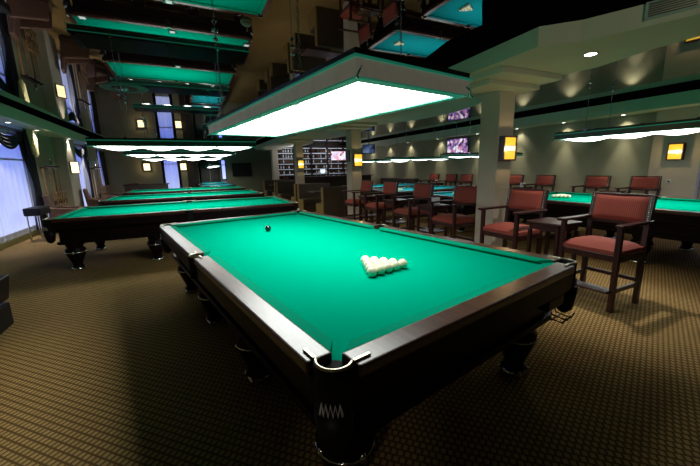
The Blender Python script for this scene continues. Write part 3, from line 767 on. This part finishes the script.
g0 = gl.build('wine_glass', 'bottle_clear')
for k in range(12):
    o = g0 if k == 0 else g0.copy()
    if k: COL.objects.link(o)
    o.location = (5.05 + .27 * k + random.uniform(-.04, .04), 16.3 + random.uniform(-.06, .06), 1.10)
    tag(o, 'clear stemmed glass standing on the bar counter', 'glass', 'stemmed glasses on the bar counter')
mo = thing('bar_monitor', 'small lit till screen standing on the bar counter', 'monitor', (6.35, 16.45, 1.10), 0)
MB().box(-.16, .16, 0, .03, .12, .36).build('casing', 'black_plastic', mo, .004); MB().box(-.14, .14, -.004, .001, .14, .34).build('screen', 'monitor_glow', mo); m_ = MB(); m_.cyl((0, .015, .01), (0, .015, .13), .02); m_.box(-.1, .1, -.06, .09, 0, .012); m_.build('stand', 'black_plastic', mo)

# ------------------------------------------------------------------ curtains
def curtain(label, plane, a0, a1, z0, z1, folds, swags, side_w=.35):
    t = thing('curtain', label, 'curtain', (0, 0, 0))
    def P(u, z, d):
        if plane == 'L': return (XL + d, u, z)
        if plane == 'R': return (XR - d, u, z)
        return (u, YF - d, z)
    sh = MB(); w = a1 - a0
    sh.grid(lambda u, v: P(a0 + w * u, z0 + (z1 - z0) * v, .07 + .02 * math.sin(u * folds * 2 * PI) + .008 * math.sin(u * folds * 5.3)), int(folds * 8), 4)
    sh.build('sheer', 'sheer', t)
    for e, s in ((a0, 1), (a1, -1)):
        dr = MB()
        dr.grid(lambda u, v: P(e + s * side_w * u * (1 - .55 * math.sin(PI * min(1, v * 1.15)) ** 2 * (1 if swags else .2)), z0 + (z1 - z0) * v, .13 + .025 * math.sin(u * 5 * 2 * PI)), 30, 12)
        dr.build('drape', 'dark_drape', t)
    rd = MB(); rd.cyl(P(a0 - .08, z1 + .03, .12), P(a1 + .08, z1 + .03, .12), .018); rd.build('rod', 'light_wood', t)
    fan = .5 if swags == 2 else .35; ws = w - fan
    for k in range(swags):
        c0 = a0 + ws * k / swags; c1 = a0 + ws * (k + 1) / swags
        for m, dz, dp, hh in (('dark_drape', 0, .19, .30),):
            sw = MB()
            sw.grid(lambda u, v: P(c0 + (c1 - c0) * u, z1 + .05 - dz - (hh * v + .03) * (.22 + .78 * math.sin(PI * u)) - .16 * math.sin(PI * u), dp + .02 * math.sin(v * 4 * 2 * PI) * math.sin(PI * u)), 18, 16)
            sw.build('swag', m, t)
    if swags:
        for k in range(swags + 1):
            c = a0 + ws * k / swags
            tl = MB(); tl.grid(lambda u, v: P(c - .11 + .22 * u * (1 - .3 * v), z1 + .08 - (.55 + .25 * u) * v, .215 + .02 * math.sin(u * 3 * 2 * PI)), 14, 8)
            tl.build('tail', 'dark_drape', t)
        fb = MB(); fb.grid(lambda u, v: P(a1 - fan + (fan + .12) * (.5 + (u - .5) * (1 - .35 * v)), z1 + .09 - (.52 + .14 * math.sin(PI * u)) * v, .235 + .025 * math.sin(u * 5 * 2 * PI)), 40, 10)
        fb.build('swag_fan', 'beige_swag', t)
    return t
curtain('sheer white curtain with dark and beige swags on the window nearest the camera at left', 'L', 7.3, 11.3, .15, 2.5, 14, 2, .7)
curtain('sheer curtain with dark swags on the middle left window, past the lit column', 'L', 14.35, 16.45, .15, 2.5, 8, 1, .4)
curtain('sheer curtain with dark side drape on the left window closest to the far corner', 'L', 17.3, 19.55, .15, 2.5, 9, 0, .9)
curtain('purple-lit curtain at the right edge beyond the sconce pilaster', 'R', 1.2, 3.0, .2, 2.45, 7, 0, .4)
curtain('sheer curtain on the blue window of the far wall between two sconces', 'F', -1.26, -.37, .25, 2.5, 5, 0, .14)

# ------------------------------------------------------------------ cue racks and cues (local: flat against wall, faces +X)
def cue_rack(label, loc):
    t = thing('cue_rack', label, 'cue rack', loc, 0, 'wooden cue racks on the window wall')
    b = MB(); b.box(.02, .15, -.42, .42, 1.66, 1.70)
    for k in range(7): b.box(.13, .22, -.40 + k * .133 - .006, -.40 + k * .133 + .006, 1.70, 1.73)
    b.build('top_rail', 'chair_wood', t, .004)
    cr = MB(); cr.tube([(.14, -.40, 1.74), (.14, -.2, 1.80), (.14, -.08, 1.77), (.14, 0, 1.90), (.14, .08, 1.77), (.14, .2, 1.80), (.14, .40, 1.74)], .012, 6); cr.sphere((.14, 0, 1.92), .035, 12, 8); cr.build('crest', 'chrome', t)
    MB().box(.0, .34, -.42, .42, .06, .12).build('base', 'light_wood', t, .01)
    for s in (-1, 1): MB().box(.05, .09, s * .40 - .025, s * .40 + .025, .1, 1.67).build('post', 'light_wood', t, .006)
    lt = MB()
    for k in range(4):
        y0 = -.40 + .2 * k
        for z0 in (.14, .42, .70):
            lt.tube([(.25, y0, z0), (.25, y0 + .2, z0 + .28)], .016, 6); lt.tube([(.25, y0 + .2, z0), (.25, y0, z0 + .28)], .016, 6)
    lt.box(.23, .27, -.42, .42, .98, 1.02); lt.box(.23, .27, -.42, .42, .11, .15)
    lt.build('lattice', 'light_wood', t)
    return t
def cue(label, loc, group):
    t = thing('cue_stick', label, 'cue', loc, 0, group)
    MB().cyl((0, 0, 0), (0, 0, .65), .018, .0145, 10).build('butt', 'chair_wood', t); MB().cyl((0, 0, .65), (0, 0, 1.52), .0145, .0075, 10).build('shaft', 'light_wood', t); MB().cyl((0, 0, 1.52), (0, 0, 1.545), .0075, .007, 8).build('tip', 'white_plastic', t)
    return t
r0 = cue_rack('carved wooden cue rack between the first window and the lit column', (XL + .02, 12.25, 0))
dup(r0, (XL + .45, 15.3, 0), 0, 'wooden cue rack past the lit column, in front of the middle window')
cu = None
for rx, ry, where in ((XL + .02, 12.25, 'nearer rack beside the lit column'), (XL + .45, 15.3, 'farther rack before the middle window')):
    for k in (0, 1, 3, 4, 5):
        loc = (rx + .175, ry - .333 + k * .133, .12); lab = 'slim billiard cue standing in the cue rack, %s' % where
        if cu is None: cu = cue(lab, loc, 'cues in the ' + where)
        else: dup(cu, loc, 0, lab, 'cues in the ' + where)

# ------------------------------------------------------------------ seats by the windows
def make_bench(label, loc):
    t = thing('padded_bench', label, 'bench', loc)
    MB().box(-.15, .15, -.33, .33, .59, .77).build('seat', 'leather_black', t, .03, 3)
    for sx in (-1, 1):
        for sy in (-1, 1): MB().cyl((sx * .11, sy * .28, 0), (sx * .11, sy * .28, .65), .016).build('leg', 'chrome', t)
    return t
make_bench('black padded bench on chrome legs under the first left window', (-3.25, 10.0, 0))
def armchair(label, loc, rz, m, group=None, sc=1):
    t = thing('armchair', label, 'armchair', loc, rz, group)
    MB().box(-.30, .30, -.28, .30, .22, .44).build('seat', m, t, .05, 3)
    MB().box(-.36, .36, -.36, .36, .06, .22).build('base', m, t, .02, 2)
    b = MB(); b.loft([(-.34, .22, .30), (.34, .22, .30), (.34, .38, .30), (-.34, .38, .30)], [(-.28, .36, 1.0), (.28, .36, 1.0), (.28, .46, 1.0), (-.28, .46, 1.0)]); b.build('backrest', m, t, .04, 3)
    for s in (-1, 1):
        a = MB(); a.loft([(s * .30, -.34, .2), (s * .40, -.34, .2), (s * .40, .36, .2), (s * .30, .36, .2)], [(s * .29, -.30, .60), (s * .40, -.30, .60), (s * .40, .38, .68), (s * .29, .38, .68)]); a.build('armrest', m, t, .03, 3)
        MB().cyl((s * .30, -.28, 0), (s * .30, -.28, .07), .025).build('leg', 'chair_wood', t); MB().cyl((s * .30, .28, 0), (s * .30, .28, .07), .025).build('leg', 'chair_wood', t)
    return t
AG = 'brown leather armchairs by the windows'
a0 = armchair('brown leather armchair under the first window edge, just before the nearer cue rack', (-2.98, 11.2, 0), rad(100), 'leather_brown', AG)
dup(a0, (-2.85, 14.2, 0), rad(100), 'brown leather armchair beside the lit column, before the farther cue rack')
dup(a0, (-2.85, 16.6, 0), rad(60), 'brown leather armchair nearer of the pair by the far dark partition')
dup(a0, (-2.3, 18.0, 0), rad(20), 'brown leather armchair by the far partition, set further from the windows')
dv = thing('partition', 'low dark wooden partition behind the third window-row table', 'partition', (-1.6, 15.75, 0))
MB().box(-.75, .78, -.04, .04, .08, 1.0).build('panel', 'wall_brown', dv, .01); MB().box(-.80, .83, -.06, .06, 1.0, 1.04).build('cap', 'chair_wood', dv, .008)
for x in (-.7, .73): MB().box(x - .05, x + .05, -.12, .12, 0, .08).build('foot', 'chair_wood', dv)
# dark chair cut by the left picture edge
lc = thing('lounge_chair', 'black leather lounge chair cut off by the left picture edge', 'chair', (-2.10, 3.98, 0), rad(0))
MB().box(-.36, .36, -.30, .30, .03, .27).build('base', 'leather_black', lc, .02, 2)
MB().box(-.34, .33, -.32, .20, .27, .36).build('seat', 'leather_black', lc, .03, 3)
q = MB(); q.loft([(.28, -.16, .30), (.37, -.16, .30), (.37, .28, .30), (.28, .28, .30)], [(.38, -.12, .56), (.43, -.12, .56), (.43, .24, .56), (.38, .24, .56)]); q.build('backrest', 'leather_black', lc, .02, 3)
q = MB(); q.tube([(.36, -.20, .27), (.40, -.22, .29), (.42, -.21, .28)], .012, 6); q.build('hinge', 'chrome', lc)
sofa = thing('sofa', 'long dark sofa against the right wall beyond the turquoise tables', 'sofa', (9.1, 13.9, 0))
MB().box(-.30, .15, -1.5, 1.5, .1, .45).build('seat', 'booth_leather', sofa, .04, 3); MB().box(.12, .38, -1.5, 1.5, .1, .95).build('backrest', 'booth_leather', sofa, .04, 3)
for s in (-1, 1): MB().box(-.32, .38, s * 1.56 - .08, s * 1.56 + .08, .0, .62).build('armrest', 'booth_leather', sofa, .03, 3)

# ------------------------------------------------------------------ ceiling fittings
def downlight(label, loc, glow, group, r=.045):
    t = thing('downlight', label, 'downlight', loc, 0, group)
    g = MB(); g.lathe([(r, 0), (r + .018, -.001), (r + .016, -.008), (r, -.006)], 18, close=False); g.build('ring', 'spot_metal', t)
    MB().lathe([(.001, -.003), (r, -.003)], 18, close=False).build('lens', glow, t)
    return t
DN = ['first', 'second', 'third', 'fourth', 'fifth']
d0 = None
for i, y in enumerate((9.7, 11.2, 13.7, 15.7, 17.7)):
    lab = 'small round downlight, %s from the camera in the soffit above the windows' % DN[i]
    if d0 is None: d0 = downlight(lab, (-3.33, y, SZ), 'spot_glow', 'downlights above the windows')
    else: dup(d0, (-3.33, y, SZ), 0, lab)
WASH = [2.3, 4.55, 5.95, 7.4, 9.0, 11.1, 13.2, 15.0, 16.8]
WN = ['first', 'second', 'third', 'fourth', 'fifth', 'sixth', 'seventh', 'eighth', 'ninth']
for i, y in enumerate(WASH): dup(d0, (9.40, y, 2.58), 0, 'small downlight washing the right wall, %s counted from the camera' % WN[i], 'downlights along the right wall')
downlight('bright round downlight in the bulkhead underside near the pillar', (4.06, 2.35, 2.65), 'spot_bright', None, .055)
def square_spot(label, loc):
    t = thing('ceiling_spot', label, 'ceiling spot', loc, 0, 'small square spots in the black ceiling')
    f = MB(); f.box(-.035, .035, -.035, .035, -.006, 0); f.build('frame', 'spot_metal', t, .002); MB().box(-.022, .022, -.022, .022, -.009, -.005).build('lens', 'spot_dim', t)
    return t
s0 = None
for loc, lab in (((0, 3.95, H), 'tiny square spot in the black ceiling left of the smoke detector'), ((.02, 5.16, H), 'tiny square spot in the black ceiling between two mirrored green tables'), ((-.70, 3.9, H), 'tiny square spot in the black ceiling nearest the left window soffit'),
                 ((.0, 3.30, H), 'tiny square spot in the black ceiling at the top picture edge'), ((.72, 4.05, H), 'tiny square spot in the black ceiling just behind the smoke detector'), ((1.74, 5.25, H), 'tiny square spot in the black ceiling right of the hanging chain')):
    if s0 is None: s0 = square_spot(lab, loc)
    else: dup(s0, loc, 0, lab)
sd = thing('smoke_detector', 'round white smoke detector on the black ceiling above the first window-row table', 'smoke detector', (.63, 3.45, H))
MB().lathe([(.055, 0), (.055, -.012), (.045, -.02), (.03, -.034), (.012, -.036)], 20).build('body', 'white_plastic', sd); MB().lathe([(.046, -.018), (.049, -.021), (.046, -.0235)], 20, close=False).build('ring', 'black_plastic', sd)
rs = thing('ceiling_rosette', 'oval grey rosette with a chrome centre on the black ceiling', 'rosette', (-.79, 6.72, H))
MB().lathe([(.18, 0), (.19, -.008), (.32, -.010), (.34, 0)], 32, close=False).build('outer_ring', 'vent_dark', rs); r_ = MB(); r_.lathe([(.06, 0), (.055, -.03), (.02, -.05), (.001, -.055)], 16); r_.build('centre', 'chrome', rs)
vg = thing('air_vent', 'framed grey air vent on the bulkhead face at the top right', 'air vent', (3.845, 1.40, 2.772), math.atan2(-.934, .358))
vf = MB(); vf.box(-.36, .36, -.012, .01, .055, .075); vf.box(-.36, .36, -.012, .01, -.075, -.055); vf.box(-.36, -.34, -.012, .01, -.055, .055); vf.box(.34, .36, -.012, .01, -.055, .055); vf.build('frame', 'vent_grey', vg)
vs = MB()
for k in range(6): vs.box(-.34, .34, -.006, .006, -.05 + k * .018, -.04 + k * .018)
vs.build('grille', 'vent_dark', vg)

# ------------------------------------------------------------------ lights
def light(kind, loc, energy, col=(1, 1, 1), rot=(0, 0, 0), **k):
    d = bpy.data.lights.new('light', kind); d.energy = energy; d.color = col
    for a, v in k.items(): setattr(d, a, v)
    o = bpy.data.objects.new('scene_light', d); o.location = loc; o.rotation_euler = rot; COL.objects.link(o); return o
for y in WASH: light('SPOT', (9.36, y, 2.56), 80, (1, .93, .72), (0, rad(-3), 0), spot_size=rad(46), spot_blend=1, shadow_soft_size=.03); light('SPOT', (9.45, y, 2.56), 20, (1, .93, .72), (0, 0, 0), spot_size=rad(110), spot_blend=1, shadow_soft_size=.03)
for y in (9.7, 11.2, 13.7, 15.7, 17.7): light('SPOT', (-3.33, y, 2.57), 90, (1, .93, .80), (0, rad(4), 0), spot_size=rad(85), spot_blend=.8, shadow_soft_size=.03)
light('SPOT', (4.06, 2.35, 2.62), 130, (1, .95, .85), (0, 0, 0), spot_size=rad(80), spot_blend=.9, shadow_soft_size=.05)
light('SPOT', (-2.5, 2.7, H - .03), 70, (1, .86, .62), (0, 0, 0), spot_size=rad(78), spot_blend=1, shadow_soft_size=.08)  # added fill over the left floor, no fitting there
for x, y in ((2.6, 7.0), (2.6, 11)): light('SPOT', (x, y, H - .03), 60, (1, .86, .62), (0, 0, 0), spot_size=rad(130), spot_blend=.9, shadow_soft_size=.08)  # added warm fill along the aisle, no fittings there
for x, y in ((5.2, 17.2), (7.4, 17.2)): light('POINT', (x, y, 2.3), 22, (.9, .92, 1), shadow_soft_size=.1)  # added points near the shelves to light the bottles
def aim(src, dst, e, ang, col=(1, .9, .72)):
    d = Vector(dst) - Vector(src)
    o = light('SPOT', src, e, col, (0, 0, 0), spot_size=rad(ang), spot_blend=1, shadow_soft_size=.05); o.rotation_euler = d.to_track_quat('-Z', 'Y').to_euler(); return o
aim((1.2, -2.2, 2.3), (3.7, 1.7, 2.74), 120, 40)  # unseen spot added behind the camera to light the bulkhead face
aim((-1.4, -1.2, 2.4), (.2, .75, .6), 22, 14)  # unseen narrow spot added to light the near pocket lacing
for x, y, z in ((4.26, 3.33, 1.72), (4.26, 8.18, 1.7), (4.26, 13.4, 1.7), (9.3, 3.5, 1.68), (-1.93, 20.25, 1.75), (-.22, 20.25, 1.75)): light('POINT', (x, y, z), 3.5, (1, .74, .38), shadow_soft_size=.02)
w = bpy.data.worlds.new('world'); w.use_nodes = True; w.node_tree.nodes['Background'].inputs[0].default_value = (.01, .012, .02, 1); SC.world = w

# ------------------------------------------------------------------ camera
F, PITCH, ROLL, HC, TH = 329.4, .19578, .022617, 1.49976, rad(25.5)
r = Vector((1, 0, 0)); u = Vector((0, math.sin(PITCH), math.cos(PITCH))); f = Vector((0, math.cos(PITCH), -math.sin(PITCH)))
c, s = math.cos(ROLL), math.sin(ROLL)
r2 = c * r - s * u; u2 = s * r + c * u
Rz = Matrix.Rotation(-TH, 3, 'Z')
r2, u2, f = Rz @ r2, Rz @ u2, Rz @ f
M = Matrix(((r2.x, u2.x, -f.x, 0), (r2.y, u2.y, -f.y, 0), (r2.z, u2.z, -f.z, HC), (0, 0, 0, 1)))
cd = bpy.data.cameras.new('camera'); cam = bpy.data.objects.new('camera', cd); COL.objects.link(cam)
cam.matrix_world = M; cd.sensor_width = 36; cd.sensor_fit = 'HORIZONTAL'; cd.lens = 36 * F / 700; cd.clip_start = .02
SC.camera = cam
SC.view_settings.view_transform = 'Standard'
SC.view_settings.look = 'None'
SC.view_settings.exposure = 0
SC.cycles.max_bounces = 8
SC.cycles.sample_clamp_indirect = 4
